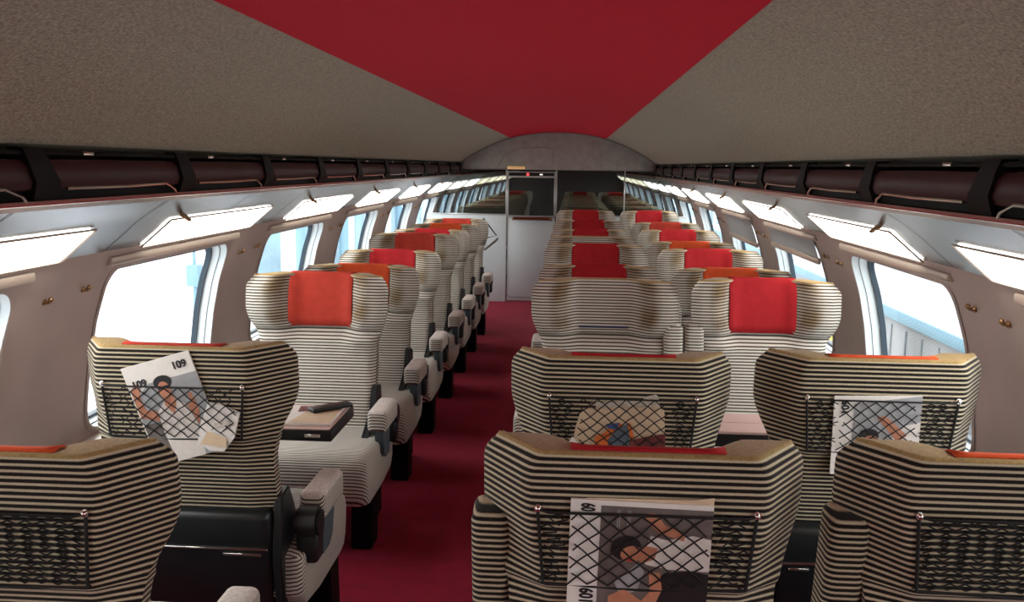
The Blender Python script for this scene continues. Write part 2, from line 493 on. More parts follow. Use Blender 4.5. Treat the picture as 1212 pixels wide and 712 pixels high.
        if idx is None: t['label'] = 'slanted white light panel above the %s windows behind the camera' % side
        else: t['label'] = 'slanted glowing white light panel above the %s windows, %s' % (side, ordn[idx] if idx < len(ordn) else 'last')

# roller blinds pulled partly down on the right
for nm, wk, zdown in (('nearer', 1, 1.135), ('farther', 2, 1.075)):
    y0 = W0 + wk * PER; y1 = y0 + WL
    t = empty('roller_blind', 'grey roller blind pulled partly down in the %s right window, %s' % (('second', 'third')[wk - 1], nm + ' of the two'), 'blind', (1.43, y0 + WL / 2, zdown), group='half drawn blinds on the right')
    bm = NB(); zz = [zdown, zdown + .06, 1.20, 1.245]
    rows = [[bm.verts.new((wx(z) - .012 - 1.43, y, z - zdown)) for y in (-WL / 2 + .01, WL / 2 - .01)] for z in zz]
    for a, b in zip(rows, rows[1:]): bm.faces.new((a[0], a[1], b[1], b[0]))
    obj('blind_cloth', bm, M['blind'], t)
    bm = NB(); box(bm, (wx(zdown) - 1.43 - .014, 0, 0), (.02, WL - .01, .032), bev=.005)
    obj('pull_bar', bm, M['bar'], t)

# ------------------------------------------------------------------ seats
TOP = 1.075
def sw(z):
    w = .266 + .059 * sstep(.74, .95, z)
    if z > TOP - .05: w -= .030 * (1 - math.cos((z - TOP + .05) / .05 * PI / 2))
    return w
def sd(z): return .018 + .127 * sstep(.70, .92, z) - (.02 * sstep(TOP - .04, TOP, z))
def syb(z):
    if z >= .80: return -.03 * (z - .80) / .3
    return (.80 - z) * .26 + .018 * sstep(.80, .785, z)
def st(z):
    head = .060 - .022 * sstep(1.0, TOP, z); body = .095
    return head + (body - head) * (1 - sstep(.795, .83, z)) - .022 * math.exp(-((z - .832) / .008) ** 2)
def f_out(u):
    a = abs(u)
    return max(0, a - .70) / .30 if a > .74 else max(0., (a - .66)) ** 2 / (.08 ** 2) * .1333
def y_out(u, z): return syb(z) + sd(z) * f_out(u)
def y_in(u, z): return syb(z) + st(z) + max(0, sd(z) - .02) * sstep(.33, .70, abs(u)) * .86 - .012 * (1 - min(1, (abs(u) / .33) ** 2)) * 0

def back_mesh(parent):
    bm = NB()
    zs = [.40, .46, .52, .58, .64, .70, .74, .77, .785, .80, .812, .822, .832, .842, .852, .87, .89, .91, .93, .95, .98, 1.01, TOP - .05, TOP - .04, TOP - .028, TOP - .016, TOP - .006, TOP]
    us_o = [-1, -.94, -.88, -.82, -.77, -.74, -.71, -.68, -.64, -.5, -.3, 0, .3, .5, .64, .68, .71, .74, .77, .82, .88, .94, 1]
    us_i = [.96, .90, .84, .78, .72, .66, .60, .54, .48, .42, .36, .30, .15, 0, -.15, -.30, -.36, -.42, -.48, -.54, -.60, -.66, -.72, -.78, -.84, -.90, -.96]
    rings = []
    for z in zs:
        w = sw(z); r = []
        tp = y_out(1, z)
        for u in us_o: r.append((u * w, y_out(u, z)))
        yi = max(y_in(.96, z), tp + .02)
        r.append((w * 1.0, tp + (yi - tp) * .6))
        for u in us_i:
            yy = y_in(u, z)
            if abs(u) > .9: yy -= .010
            r.append((u * w, max(yy, y_out(u, z) + .02)))
        r.append((-w * 1.0, tp + (yi - tp) * .6))
        rings.append([bm.verts.new((x, y, z)) for x, y in r])
    n = len(rings[0])
    for A, B in zip(rings, rings[1:]):
        for k in range(n):
            j = (k + 1) % n; bm.faces.new((A[k], A[j], B[j], B[k]))
    no = len(us_o)
    # material: outer = ribs (back), inner = ribs (front)
    bm.faces.ensure_lookup_table()
    for i, f in enumerate(bm.faces):
        k = i % n
        f.material_index = 0 if (k < no or k == n - 1) else 1
    bm.faces.new(rings[0][::-1])
    # rolled edge and olive pile cap
    def inset(dx, dz):
        P_ = [v.co.copy() for v in rings[-1]]; out = []
        cen = sum(((P_[k].x * P_[(k + 1) % n].y - P_[(k + 1) % n].x * P_[k].y) for k in range(n)))
        sg = 1 if cen > 0 else -1
        for k in range(n):
            a, b = P_[k - 1], P_[(k + 1) % n]; tx, ty = b.x - a.x, b.y - a.y; l = math.hypot(tx, ty) or 1
            out.append(bm.verts.new((P_[k].x - sg * ty / l * dx, P_[k].y + sg * tx / l * dx, P_[k].z + dz)))
        return out
    pr = rings[-1]
    for dx, dz_ in ((.003, .004), (.008, .006), (.012, .0065)):
        cur = inset(dx, dz_)
        for k in range(n):
            j = (k + 1) % n; bm.faces.new((pr[k], pr[j], cur[j], cur[k])).material_index = 2
        pr = cur
    O = pr[:no]; I = [pr[n - 1]] + pr[no + 1:n - 1][::-1] + [pr[no]]
    a = b = 0
    while a < len(O) - 1 or b < len(I) - 1:
        ta = O[a + 1].co.x if a < len(O) - 1 else 9; tb = I[b + 1].co.x if b < len(I) - 1 else 9
        if ta <= tb: f = bm.faces.new((O[a], O[a + 1], I[b])); a += 1
        else: f = bm.faces.new((O[a], I[b + 1], I[b])); b += 1
        f.material_index = 2
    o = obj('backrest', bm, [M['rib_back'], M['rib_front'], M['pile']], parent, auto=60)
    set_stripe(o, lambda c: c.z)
    a = o.data.attributes.new('wing_shade', 'FLOAT', 'POINT')
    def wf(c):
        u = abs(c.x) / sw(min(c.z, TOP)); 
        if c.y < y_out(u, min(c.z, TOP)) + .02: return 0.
        return .85 * sstep(.42, .56, u) * (1 - sstep(.66, .82, u)) * sstep(.83, .90, c.z) * (.75 + .25 * math.sin(c.z * 37 + c.x * 5))  # brown shade painted on the wings' inner slopes
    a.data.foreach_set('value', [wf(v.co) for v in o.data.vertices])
    return o

def cover_mesh(name, m, parent):
    bm = NB()
    hw = .147; us = [-1, -.8, -.5, 0, .5, .8, 1]
    path = []
    for z in (.842, .88, .92, .97, 1.02, 1.055): path.append(('f', z))
    path += [('t', 0), ('t', .35), ('t', .7), ('t', .95)]
    rows = []
    for kind, v in path:
        r = []
        for u in us:
            x = u * hw; uu = x / .325
            if kind == 'f': y = y_in(uu, v) + .006 + .005 * abs(u) ** 3 + .002 * math.sin(x * 40 + v * 30); z = v
            elif kind == 't': y = (y_in(uu, 1.07) + .004) * (1 - v) + (syb(1.07) + .010) * v; z = TOP + .0105
            else: y = syb(v) - .006; z = v
            if kind == 't' and v == 0: z -= .008
            if kind == 't' and v == .95: z -= .003
            r.append(bm.verts.new((x, y, z)))
        rows.append(r)
    for a, b in zip(rows, rows[1:]):
        for k in range(len(us) - 1): bm.faces.new((a[k], a[k + 1], b[k + 1], b[k]))
    o = obj(name, bm, m, parent, auto=70)
    md = o.modifiers.new('thick', 'SOLIDIFY'); md.thickness = .003; md.offset = 0
    return o

def net_mesh(mag):
    """diamond cord net; mag = (x0,x1) range where a magazine stretches it, or None"""
    bm = NB()
    hw, zt, zb = .205, .962, .812
    def clipline(x0, x1, cw, chh, z0=zb, z1=zt, r=.0014):
        H = z1 - z0; slope = chh / cw
        # two families of diagonals x = xs +- (z-z0)/slope
        k = -int(H / slope / cw) - 2
        while x0 + k * cw < x1 + H / slope + cw:
            for s in (1, -1):
                xs_ = x0 + k * cw
                pts = []
                for i in range(13):
                    z = z0 + H * i / 12; x = xs_ + s * (z - z0) / slope
                    if x0 - 1e-6 <= x <= x1 + 1e-6:
                        bul = syb(z) - .005 - ((.010 + .006 * math.sin(PI * (z - zb) / (zt - zb))) if mag and mag[0] - .02 < x < mag[1] + .02 else 0)
                        pts.append((x, bul + random.uniform(-.0015, .0015), z + .002 * math.sin(x * 90)))
                if len(pts) > 1: tube(bm, pts, r, 4, caps=False)
            k += 1
    if mag:
        a, b = mag
        clipline(a, b, .040, .033, r=.0017)
        clipline(-hw, a, .034, .016, r=.0016)
        clipline(b, hw, .034, .016, r=.0016)
    else:
        clipline(-hw, hw, .034, .014, r=.0017)
    return bm

def net_frame_mesh():
    bm = NB(); hw, zt, zb = .208, .965, .808
    yt = syb(zt) - .006; yb_ = syb(zb) - .006
    tube(bm, [(-hw, yt, zt), (-hw + .02, yt - .012, zt - .002), (hw - .02, yt - .012, zt - .002), (hw, yt, zt)], .0028, 6)
    tube(bm, [(-hw, yt, zt), (-hw + .012, yb_, zb)], .0036, 6)
    tube(bm, [(hw, yt, zt), (hw - .012, yb_, zb)], .0036, 6)
    tube(bm, [(-hw + .012, yb_, zb), (0, yb_ - .006, zb - .004), (hw - .012, yb_, zb)], .0028, 6)
    return bm

def rounded(bm, c, s, bev, seg=3, rot=None): return box(bm, c, s, rot, bev, seg)

def cushion_mesh(parent, hw=.338):
    bm = NB()
    # profile in y-z extruded across x with rounded ends
    pr = [(.10, .27), (.10, .40), (.20, .425), (.40, .430), (.55, .434), (.62, .430), (.655, .412), (.668, .380), (.665, .32), (.650, .25), (.625, .212), (.58, .20), (.30, .20), (.14, .22)]
    xsn = [(-hw, .80), (-hw + .006, .90), (-hw + .02, .965), (-hw + .045, 1.), (0, 1.0), (hw - .045, 1.), (hw - .02, .965), (hw - .006, .90), (hw, .80)]
    rings = []
    for x, k in xsn:
        rings.append([bm.verts.new((x, .38 + (y - .38) * (1 - (1 - k) * .35), .315 + (z - .315) * k)) for y, z in pr])
    n = len(pr)
    for A, B in zip(rings, rings[1:]):
        for k in range(n): bm.faces.new((A[k], A[(k + 1) % n], B[(k + 1) % n], B[k]))
    bm.faces.new(rings[0][::-1]); bm.faces.new(rings[-1])
    o = obj('seat_cushion', bm, M['rib_front'], parent, auto=50)
    set_stripe(o, lambda c: c.y - c.z)
    return o

PARTS = {}
STORE = bpy.data.objects.new('tmp', None)
def get(key, fn):
    """first time builds an object, afterwards a copy that shares its mesh"""
    if key in PARTS:
        o = PARTS[key].copy(); COL.objects.link(o); o.parent = None; return o, False
    o = fn(); PARTS[key] = o; return o, True

def part(key, parent, fn, loc=None):
    o, new = get(key, fn)
    o.parent = parent
    if loc is not None: o.location = loc
    return o

def pad_down(sx):
    bm = NB()
    rounded(bm, (0, .330, .522), (.086, .26, .095), .022, 4)
    o = obj('armrest_pad', bm, [M['rib_front'], M['pad']], None, auto=60)
    for p in o.data.polygons:
        if p.normal.z > .5: p.material_index = 1
    set_stripe(o, lambda c: c.y - c.z); return o
def cap_down():
    bm = NB()
    bmesh.ops.create_cone(bm, cap_ends=True, segments=20, radius1=.052, radius2=.052, depth=.078, matrix=Matrix.Translation((0, .175, .485)) @ Matrix.Rotation(PI / 2, 4, 'Y'))
    bmesh.ops.bevel(bm, geom=[e for e in bm.edges if e.is_boundary or len({round(f.normal.x, 1) for f in e.link_faces}) > 1 and abs(e.verts[0].co.x - e.verts[1].co.x) < 1e-5], offset=.01, segments=2, affect='EDGES')
    rounded(bm, (0, .175, .41), (.07, .075, .10), .015)
    return obj('armrest_pivot', bm, M['black'], None)
def support_down():
    bm = NB()
    pr = [(.27, .49), (.42, .49), (.41, .44), (.39, .37), (.35, .34), (.27, .34)]
    A = [bm.verts.new((-.018, y, z)) for y, z in pr]; B = [bm.verts.new((.018, y, z)) for y, z in pr]
    for k in range(len(pr)): bm.faces.new((A[k], A[(k + 1) % 6], B[(k + 1) % 6], B[k]))
    bm.faces.new(A[::-1]); bm.faces.new(B)
    return obj('armrest_support', bm, M['teal'], None)
def pad_up():
    bm = NB()
    rounded(bm, (0, 0, 0), (.082, .10, .40), .022, 4)
    bmesh.ops.rotate(bm, cent=(0, 0, 0), matrix=Matrix.Rotation(.18, 3, 'X'), verts=bm.verts[:])
    bmesh.ops.translate(bm, vec=(0, .135, .715), verts=bm.verts[:])
    o = obj('armrest_pad', bm, M['rib_back'], None, auto=60); set_stripe(o, lambda c: c.z); return o
def pad_up_front():
    o = pad_up(); o.data.materials.clear(); o.data.materials.append(M['rib_front']); return o

def make_seat(label, x, y, facing, cover, arms, mag=None, dz=0., net=True, group='striped seats', detail=2, tape=False, arm_side=None):
    rot = PI if facing else 0.
    t = empty('train_seat', label, 'seat', (x, y, 0), rot, group)
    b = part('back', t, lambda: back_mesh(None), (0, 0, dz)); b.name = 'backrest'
    if cover:
        part('cover_' + cover, t, lambda: cover_mesh('head_cover', M[cover], None), (0, 0, dz))
    if tape:
        def f():
            bm = NB(); rounded(bm, (0, y_in(0, .865) + .002, .866), (.225, .004, .009), .001, 1)
            return obj('hook_tape', bm, M['navy'], None)
        part('tape', t, f, (0, 0, dz))
    part('cush', t, lambda: cushion_mesh(None), (0, 0, 0))
    def housing():
        bm = NB()
        rot_ = Matrix.Rotation(.20, 3, 'X')
        rounded(bm, (0, .135, .375), (.50, .12, .39), .02, 3, rot_)
        box(bm, (0, .075, .545), (.36, .03, .03), rot_, .01)
        return obj('back_housing', bm, M['black'], None)
    part('housing', t, housing, (0, 0, 0))
    def strips():
        bm = NB()
        box(bm, (0, .0595, .437), (.48, .006, .006), None, .001, 1)
        box(bm, (-.18, .063, .418), (.06, .006, .009), None, .001, 1)
        box(bm, (.16, .063, .418), (.12, .006, .009), None, .001, 1)
        return obj('metal_strip', bm, M['chrome'], None)
    if detail > 1: part('strips', t, strips)
    def frame_side(sx):
        bm = NB()
        pr = [(.09, .60), (.16, .61), (.22, .50), (.55, .36), (.60, .20), (.45, .17), (.10, .17), (.06, .40)]
        A = [bm.verts.new((sx * .268 - .014, y_, z_)) for y_, z_ in pr]; B = [bm.verts.new((sx * .268 + .014, y_, z_)) for y_, z_ in pr]
        n = len(pr)
        for k in range(n): bm.faces.new((A[k], A[(k + 1) % n], B[(k + 1) % n], B[k]))
        bm.faces.new(A[::-1]); bm.faces.new(B)
        bmesh.ops.bevel(bm, geom=bm.edges[:], offset=.004, segments=2, affect='EDGES')
        return obj('side_frame', bm, M['black'], None)
    part('sfl', t, lambda: frame_side(-1)); part('sfr', t, lambda: frame_side(1))
    def leg(sx):
        bm = NB()
        pr = [(.42, .22), (.54, .22), (.56, .0), (.44, .0)]
        A = [bm.verts.new((sx * .29 - .045, y_, z_)) for y_, z_ in pr]; B = [bm.verts.new((sx * .29 + .045, y_, z_)) for y_, z_ in pr]
        for k in range(4): bm.faces.new((A[k], A[(k + 1) % 4], B[(k + 1) % 4], B[k]))
        bm.faces.new(A[::-1]); bm.faces.new(B)
        bmesh.ops.bevel(bm, geom=bm.edges[:], offset=.006, segments=2, affect='EDGES')
        box(bm, (sx * .27, .20, .12), (.035, .16, .22), None, .008)
        box(bm, (sx * .27, .33, .19), (.03, .40, .05), None, .008)
        return obj('leg', bm, M['blackmetal'], None)
    part('legl', t, lambda: leg(-1)); part('legr', t, lambda: leg(1))
    if net:
        key = 'net_%s' % (mag,)
        n_ = part(key, t, lambda: obj('net', net_mesh(mag), M['cord'], None), (0, 0, dz))
        part('netframe', t, lambda: obj('net_frame', net_frame_mesh(), M['cord'], None), (0, 0, dz))
        for sx in (-1, 1):
            def scr():
                bm = NB(); bmesh.ops.create_uvsphere(bm, u_segments=10, v_segments=8, radius=.006)
                bmesh.ops.create_cone(bm, cap_ends=True, segments=12, radius1=.008, radius2=.008, depth=.003, matrix=Matrix.Translation((0, .003, 0)) @ Matrix.Rotation(PI / 2, 4, 'X'))
                return obj('screw', bm, M['chrome'], None)
            part('screw', t, scr, (sx * .207, syb(.967) - .010, .967 + dz))
    # arms: list of (world side, state)
    for side_w, state in arms:
        sx = side_w * (-1 if facing else 1)
        off = .338 if state == 'down' else .305
        if state == 'down':
            a = part('pad_down', t, lambda: pad_down(1), (sx * off, 0, 0))
            c = part('cap_down', t, cap_down, (sx * off, 0, 0))
            c2 = part('sup_down', t, support_down, (sx * off, 0, 0))
        else:
            a = part('pad_up' + ('f' if facing else ''), t, pad_up_front if facing else pad_up, (sx * off, 0, 0))
            c = part('cap_up', t, cap_down, (sx * off, 0, 0))
    return t

XA, XC, XD = -.965, .33, 1.035
rowword = ['first', 'second', 'third', 'fourth', 'fifth', 'sixth', 'seventh', 'eighth', 'ninth', 'tenth', 'eleventh', 'twelfth', 'thirteenth', 'fourteenth']
colname = {XA: 'single seat column on the left', XC: 'aisle column right of the aisle', XD: 'window column on the right'}
covw = {'red': 'dark red', 'lit_red': 'lit_red', 'orange': 'orange', None: 'no'}  # scarlet and orange are red covers with their lighting put into the colour
def seat_label(col, i, facing, cover, extra=''):
    return 'striped seat, %s head cover, %s, %s row, %s' % (covw[cover], 'facing the camera' if facing else 'seen from behind', rowword[i], {XA: 'left single column', XC: 'right aisle column', XD: 'right window column'}[col]) + extra

# rows 1-2 face away, from row 3 they face the camera
A_up, A_dn = 'up', 'down'
away = [
    (XA + .015, 1.67, 'orange', [(1, 'down')], None, -.035), (XA, 2.57, 'lit_red', [(1, 'down')], (-.16, .19), -.005),  # orange: red cover with the brightest light put into its colour
    (XC, 1.73, 'red', [(-1, 'up')], (-.15, .12), -.015), (XC, 2.60, 'red', [(-1, 'down')], (-.13, .13), -.01),
    (XD + .02, 1.76, 'orange', [(-1, 'up')], None, -.015), (XD + .02, 2.62, 'orange', [(-1, 'down')], (-.12, .10), .0),
]
for x, y, c, arms, mag, dz in away:
    i = 0 if y < 2 else 1
    col = XD if x > .9 else (XA if x < 0 else x)
    make_seat(seat_label(col, i, False, c), x, y, False, c, arms, mag, dz)
fr = {
    XA: [(4.22, .018, 'lit_red'), (5.08, -.034, 'orange'), (5.93, -.028, 'red'), (6.79, .018, 'lit_red'), (7.60, -.006, 'red'), (8.42, -.012, 'orange'), (9.24, -.012, 'lit_red')],  # orange: red cover with the brightest light put into its colour
    XC: [(4.22, .018, None), (5.08, -.010, 'red'), (5.93, .033, 'red'), (6.85, .015, None), (7.65, .013, 'red'), (8.66, .03, 'red'), (10.55, .035, 'red')],
    XD: [(4.24, .028, 'red'), (5.08, -.018, 'orange'), (5.93, .012, 'red'), (6.85, -.014, 'orange'), (7.65, .018, 'red'), (8.66, .018, 'lit_red'), (10.55, .035, 'red')],
}
for x, rows in fr.items():
    for i, (y, dz, c) in enumerate(rows):
        arms = {XA: [(1, 'down')], XC: [(-1, 'down'), (1, 'up')], XD: [(-1, 'up')]}[x]
        make_seat(seat_label(x, i + 2, True, c), x, y, True, c, arms, None, dz, net=(i < 2), detail=1, tape=(c is None and i == 0))
# the saloon beyond the glass partition
yy = 11.75; r = 0
while yy < 20.4:
    for x in (XA, XC, XD):
        make_seat('striped seat beyond the glass partition, %s row there, %s' % (rowword[r], {XA: 'left column', XC: 'right aisle column', XD: 'right window column'}[x]),
                  x, yy, r > 6, 'red', {XA: [(1, 'down')], XC: [(-1, 'down')], XD: [(-1, 'up')]}[x], None, 0., net=False, detail=1, group='seats beyond the glass partition')
    r += 1; yy += .88 + (.75 if r == 7 else 0)

# ------------------------------------------------------------------ reading matter
def sheet(bm, x0, x1, z0, z1, t=.004, bend=0., mi=0, nx=8, y0=0):
    g = []
    for lay in (0, 1):
        L = []
        for i in range(nx + 1):
            x = x0 + (x1 - x0) * i / nx; b = -bend * math.sin(PI * i / nx)
            L.append([bm.verts.new((x, y0 + b + lay * t, z)) for z in (z0, z1)])
        g.append(L)
    for i in range(nx):
        for a, b in ((g[0][i], g[0][i + 1]), (g[1][i + 1], g[1][i])):
            bm.faces.new((a[0], b[0], b[1], a[1])).material_index = mi
        bm.faces.new((g[0][i][1], g[0][i + 1][1], g[1][i + 1][1], g[1][i][1])).material_index = mi
        bm.faces.new((g[0][i][0], g[1][i][0], g[1][i + 1][0], g[0][i + 1][0])).material_index = mi
    for i in (0, nx): bm.faces.new((g[0][i][0], g[0][i][1], g[1][i][1], g[1][i][0])).material_index = mi

def flat(name, m, parent, pts, lay):
    bm = NB(); poly(bm, pts, -.0006 - .0004 * lay); return obj(name, bm, m, parent, smooth=False)

def figure_reclining(t):
    # printed photograph: dark haired person in a white shirt lying across the page
    g = lambda n, m, p, l: flat(n, M[m], t, p, l)
    g('printed_photo', 'photo', [(-.077, -.13), (.135, -.13), (.135, .115), (-.077, .115)], 1)
    g('printed_floor', 'ink', [(.03, -.13), (.135, -.13), (.135, -.018), (.10, -.012), (.05, -.02), (.03, -.05)], 2)
    g('printed_shirt', 'shirt', [(.135, -.012), (.135, .055), (.10, .062), (.05, .050), (.02, .058), (.012, .03), (-.005, .012), (.015, -.004), (.06, -.012)], 3)
    g('printed_trousers', 'photo2', [(-.045, -.045), (.0, .0), (.012, -.02), (.0, -.06), (-.03, -.075)], 3)
    g('printed_arm', 'skin', [(.01, .102), (.022, .106), (.034, .098), (.045, .082), (.085, .066), (.083, .050), (.036, .064), (.020, .078), (.008, .090)], 5)
    g('printed_arm', 'skin', [(-.055, -.075), (-.025, -.058), (.01, -.082), (.025, -.060), (.020, -.02), (.042, -.018), (.048, -.055), (.032, -.10), (.006, -.108), (-.03, -.088), (-.055, -.09)], 5)
    g('printed_neck', 'skin', [(-.012, .018), (.012, .036), (.035, .032), (.03, .008), (.005, -.002)], 4)
    g('printed_hair', 'ink', ell(-.026, .030, .030, .026, .3), 5)
    g('printed_face', 'skin', ell(-.014, .018, .022, .017, .25), 6)
    g('printed_lips', 'lip', ell(-.016, .0045, .007, .003, .1), 7)

def figure_seated(t):
    g = lambda n, m, p, l: flat(n, M[m], t, p, l)
    g('printed_photo', 'photo2', [(-.10, -.16), (.105, -.16), (.105, .088), (-.04, .088), (-.10, .05)], 1)
    g('printed_band', 'photo', [(-.10, -.16), (-.03, -.16), (-.03, -.03), (-.10, -.03)], 2)
    g('printed_shirt', 'shirt', [(-.045, -.16), (.045, -.16), (.055, -.06), (.04, .005), (.015, .022), (-.02, .022), (-.045, .0), (-.05, -.06)], 3)
    g('printed_arm', 'skin', [(-.045, .0), (-.05, -.03), (-.10, -.005), (-.10, .075), (-.083, .10), (-.072, .09), (-.08, .05), (-.078, .015)], 4)
    g('printed_arm', 'skin', [(.045, .0), (.06, -.07), (.075, -.02), (.07, .03), (.06, .035), (.058, .0)], 4)
    g('printed_neck', 'skin', [(-.012, .045), (.014, .045), (.018, .015), (.0, -.02), (-.018, .015)], 4)
    g('printed_hair', 'ink', ell(.0, .082, .028, .020, 0), 5)
    g('printed_face', 'skin', ell(-.002, .058, .019, .026, 0), 6)
    g('printed_sunglasses', 'ink', [(-.020, .062), (.018, .062), (.016, .070), (-.020, .070)], 7)

def magazine_rev(label, loc, roty, kind, w=.27, h=.25, tilt=0.):
    t = empty('magazine', label, 'magazine', loc, 0, 'magazines in the seat nets')
    t.rotation_euler = (tilt, roty, 0)
    bm = NB(); sheet(bm, -w / 2, w / 2, -h / 2, h / 2, .005)
    obj('pages', bm, M['paper'], t, smooth=False)
    return t

# nearest right aisle seat
t = magazine_rev('magazine with a dark haired person lying down, in the net of the nearest aisle seat', (.318, 1.713, .848), .02, 'a', .27, .25, .10)
figure_reclining(t)
text_part('issue_number', '109', .036, M['ink'], t, (-.100, -.002, .106), (PI / 2, -PI / 2, 0)).scale = (.46, 1, 1)
text_part('issue_number', '109', .036, M['ink'], t, (-.096, -.002, -.078), (PI / 2, -PI / 2, 0)).scale = (.62, 1, 1)
for k in range(4):
    flat('printed_caption', M['photo2'], t, [(-.046 + k * .004 + (k > 1) * .012, .07), (-.044 + k * .004 + (k > 1) * .012, .07), (-.044 + k * .004 + (k > 1) * .012, .108), (-.046 + k * .004 + (k > 1) * .012, .108)], 3)
bm = NB()
vs = [bm.verts.new(p) for p in ((-.13, .004, .122), (.135, .004, .122), (.135, .004, .140), (.10, -.001, .136), (.0, .004, .130), (-.10, .004, .127))]
bm.faces.new(vs); obj('curled_page', bm, M['cream'], t, smooth=False)

# second left seat: tilted magazine with seated person
t = magazine_rev('tilted magazine showing a seated person in a white vest, in the second left seat net', (-.965, 2.549, .895), -.29, 'b', .21, .30, .10)
figure_seated(t)
text_part('issue_number', '109', .030, M['ink'], t, (.065, -.002, .118), (PI / 2, 0, 0))
text_part('issue_number', '109', .030, M['ink'], t, (-.068, -.002, .092), (PI / 2, 0, 0))
bm = NB()
g = []
import itertools
pts = [(-.055, -.045), (-.04, .015), (-.015, .075), (.02, .068), (.075, .045), (.055, -.03), (.02, -.075), (-.02, -.07)]
top = [bm.verts.new((x, -.004 + .004 * math.sin(x * 60), z)) for x, z in pts]; bot = [bm.verts.new((x, .006, z)) for x, z in pts]
bm.faces.new(top); bm.faces.new(bot[::-1])
for k in range(len(pts)): bm.faces.new((top[k], top[(k + 1) % 8], bot[(k + 1) % 8], bot[k]))
o = obj('folded_newspaper', bm, M['paper'], None, loc=(-.842, 2.5535, .84)); o.rotation_euler = (.08, 0, 0); tag(o, 'white folded paper beside the tilted magazine in the second left seat net', 'newspaper')
bm = NB(); poly(bm, [(-.045, -.05), (.03, -.06), (.035, -.03), (-.02, -.01)], -.0095); obj('printed_picture', bm, M['cream'], o, smooth=False)
bm = NB(); poly(bm, [(.0, .0), (.045, .012), (.04, .025), (.0, .015)], -.0095); obj('printed_text_block', bm, M['newsgrey'], o, smooth=False)

# second right aisle seat: crumpled newspaper
t = empty('newspaper', 'folded cream newspaper with an orange and blue picture, in the second aisle seat net', 'newspaper', (.325, 2.584, .872)); t.rotation_euler = (.10, -.03, 0)
bm = NB()
pts = [(-.135, -.13), (-.130, -.02), (-.112, .040), (-.09, .052), (.10, .055), (.125, .045), (.13, -.13)]
tp = [bm.verts.new((x, -.006 * math.cos(x * 12), z)) for x, z in pts]; bt = [bm.verts.new((x, .006, z)) for x, z in pts]
bm.faces.new(tp); bm.faces.new(bt[::-1])
for k in range(len(pts)): bm.faces.new((tp[k], tp[(k + 1) % 7], bt[(k + 1) % 7], bt[k]))
obj('front_sheet', bm, M['cream'], t, smooth=False)
bm = NB()
pts = [(-.115, .035), (-.100, .068), (-.02, .070), (.05, .078), (.10, .092), (.108, .086), (.115, .05), (.11, .0), (-.10, .0)]
vs = [bm.verts.new((x, .0065 + .003 * math.sin(x * 40), z)) for x, z in pts]; bm.faces.new(vs)
obj('back_sheet', bm, M['newsgrey'], t, smooth=False)
def nf(n, m, p, l): bm = NB(); poly(bm, p, -.0068 - .0004 * l); return obj(n, bm, M[m], t, smooth=False)
nf('printed_orange_shape', 'p_orange', [(-.075, -.075), (-.07, -.03), (-.045, -.02), (-.03, .0), (.0, .01), (.015, .0), (.0, -.04), (-.02, -.06)], 1)
nf('printed_blue_shape', 'p_slate', [(-.03, -.09), (-.035, -.04), (-.01, -.01), (.012, .005), (.028, .01), (.025, -.09)], 2)
nf('printed_blue_shape', 'p_blue', [(-.04, .008), (.0, .012), (-.01, -.01), (-.035, -.005)], 3)
nf('printed_dark_band', 'p_maroon', [(.03, -.13), (.128, -.13), (.128, -.022), (.08, -.03), (.03, -.042)], 1)
nf('printed_red_shape', 'p_orange', [(.02, .012), (.03, .01), (.04, -.035), (.03, -.04)], 4)
nf('loose_corner', 'paper', [(-.150, -.052), (-.135, -.03), (-.11, -.06), (-.12, -.09), (-.145, -.085)], 4)

# second right window seat: magazine
t = magazine_rev('magazine with a black haired person and pale cover strip, in the second window seat net', (1.045, 2.604, .860), -.03, 'c', .24, .235, .10)
g = lambda n, m, p, l: flat(n, M[m], t, p, l)
g('printed_photo', 'photo2', [(-.065, -.117), (.12, -.117), (.12, .117), (-.065, .095)], 1)
g('printed_shirt', 'shirt', [(.02, -.07), (.12, -.10), (.12, .04), (.08, .03), (.05, .0)], 3)
g('printed_arm', 'skin', [(.0, .055), (.02, .06), (.055, .03), (.085, .0), (.06, -.02), (.02, .03)], 4)
g('printed_hair', 'ink', ell(-.02, .0, .028, .022), 5)
g('printed_face', 'skin', ell(-.014, -.014, .020, .016), 6)
text_part('issue_number', '109', .028, M['ink'], t, (-.088, -.002, .085), (PI / 2, -PI / 2, 0))

# ------------------------------------------------------------------ tables between the facing rows
t = empty('folding_table', 'black edged folding table between the left facing seats, papers on it', 'table', (-1.02, 3.165, .705), group='folding tables between facing seats')
bm = NB(); rounded(bm, (.03, 0, -.020), (.74, .33, .038), .006, 2); obj('table_edge', bm, M['black'], t)
bm = NB(); box(bm, (.03, -.0, .001), (.72, .31, .004), None, .001, 1); obj('table_top', bm, M['pink'], t)
bm = NB(); box(bm, (.335, -.166, -.018), (.055, .004, .012), None, .001, 1); box(bm, (.335, -.168, -.018), (.03, .004, .006), None, .001, 1); obj('latch', bm, M['chrome'], t)
bm = NB(); box(bm, (-.38, 0, -.14), (.10, .08, .22), None, .01); box(bm, (-.42, 0, -.16), (.10, .06, .10), None, .01); obj('bracket', bm, M['black'], t)
o = tag(None or obj('magazine', (lambda bm: (box(bm, (0, 0, .004), (.30, .24, .008), None, .001, 1), bm)[1])(NB()), M['paper'], None, loc=(-.79, 3.16, .708)), 'open magazine with brown and pink pictures on the left folding table', 'magazine')
o.rotation_euler = (0, 0, .03)
def tf(n, m, p, z): bm = NB(); bm.faces.new([bm.verts.new((x, y, z)) for x, y in p]); return obj(n, bm, M[m], o, smooth=False)
tf('printed_picture', 'cream', [(.0, -.11), (.145, -.11), (.145, .10), (.03, .04)], .0085)
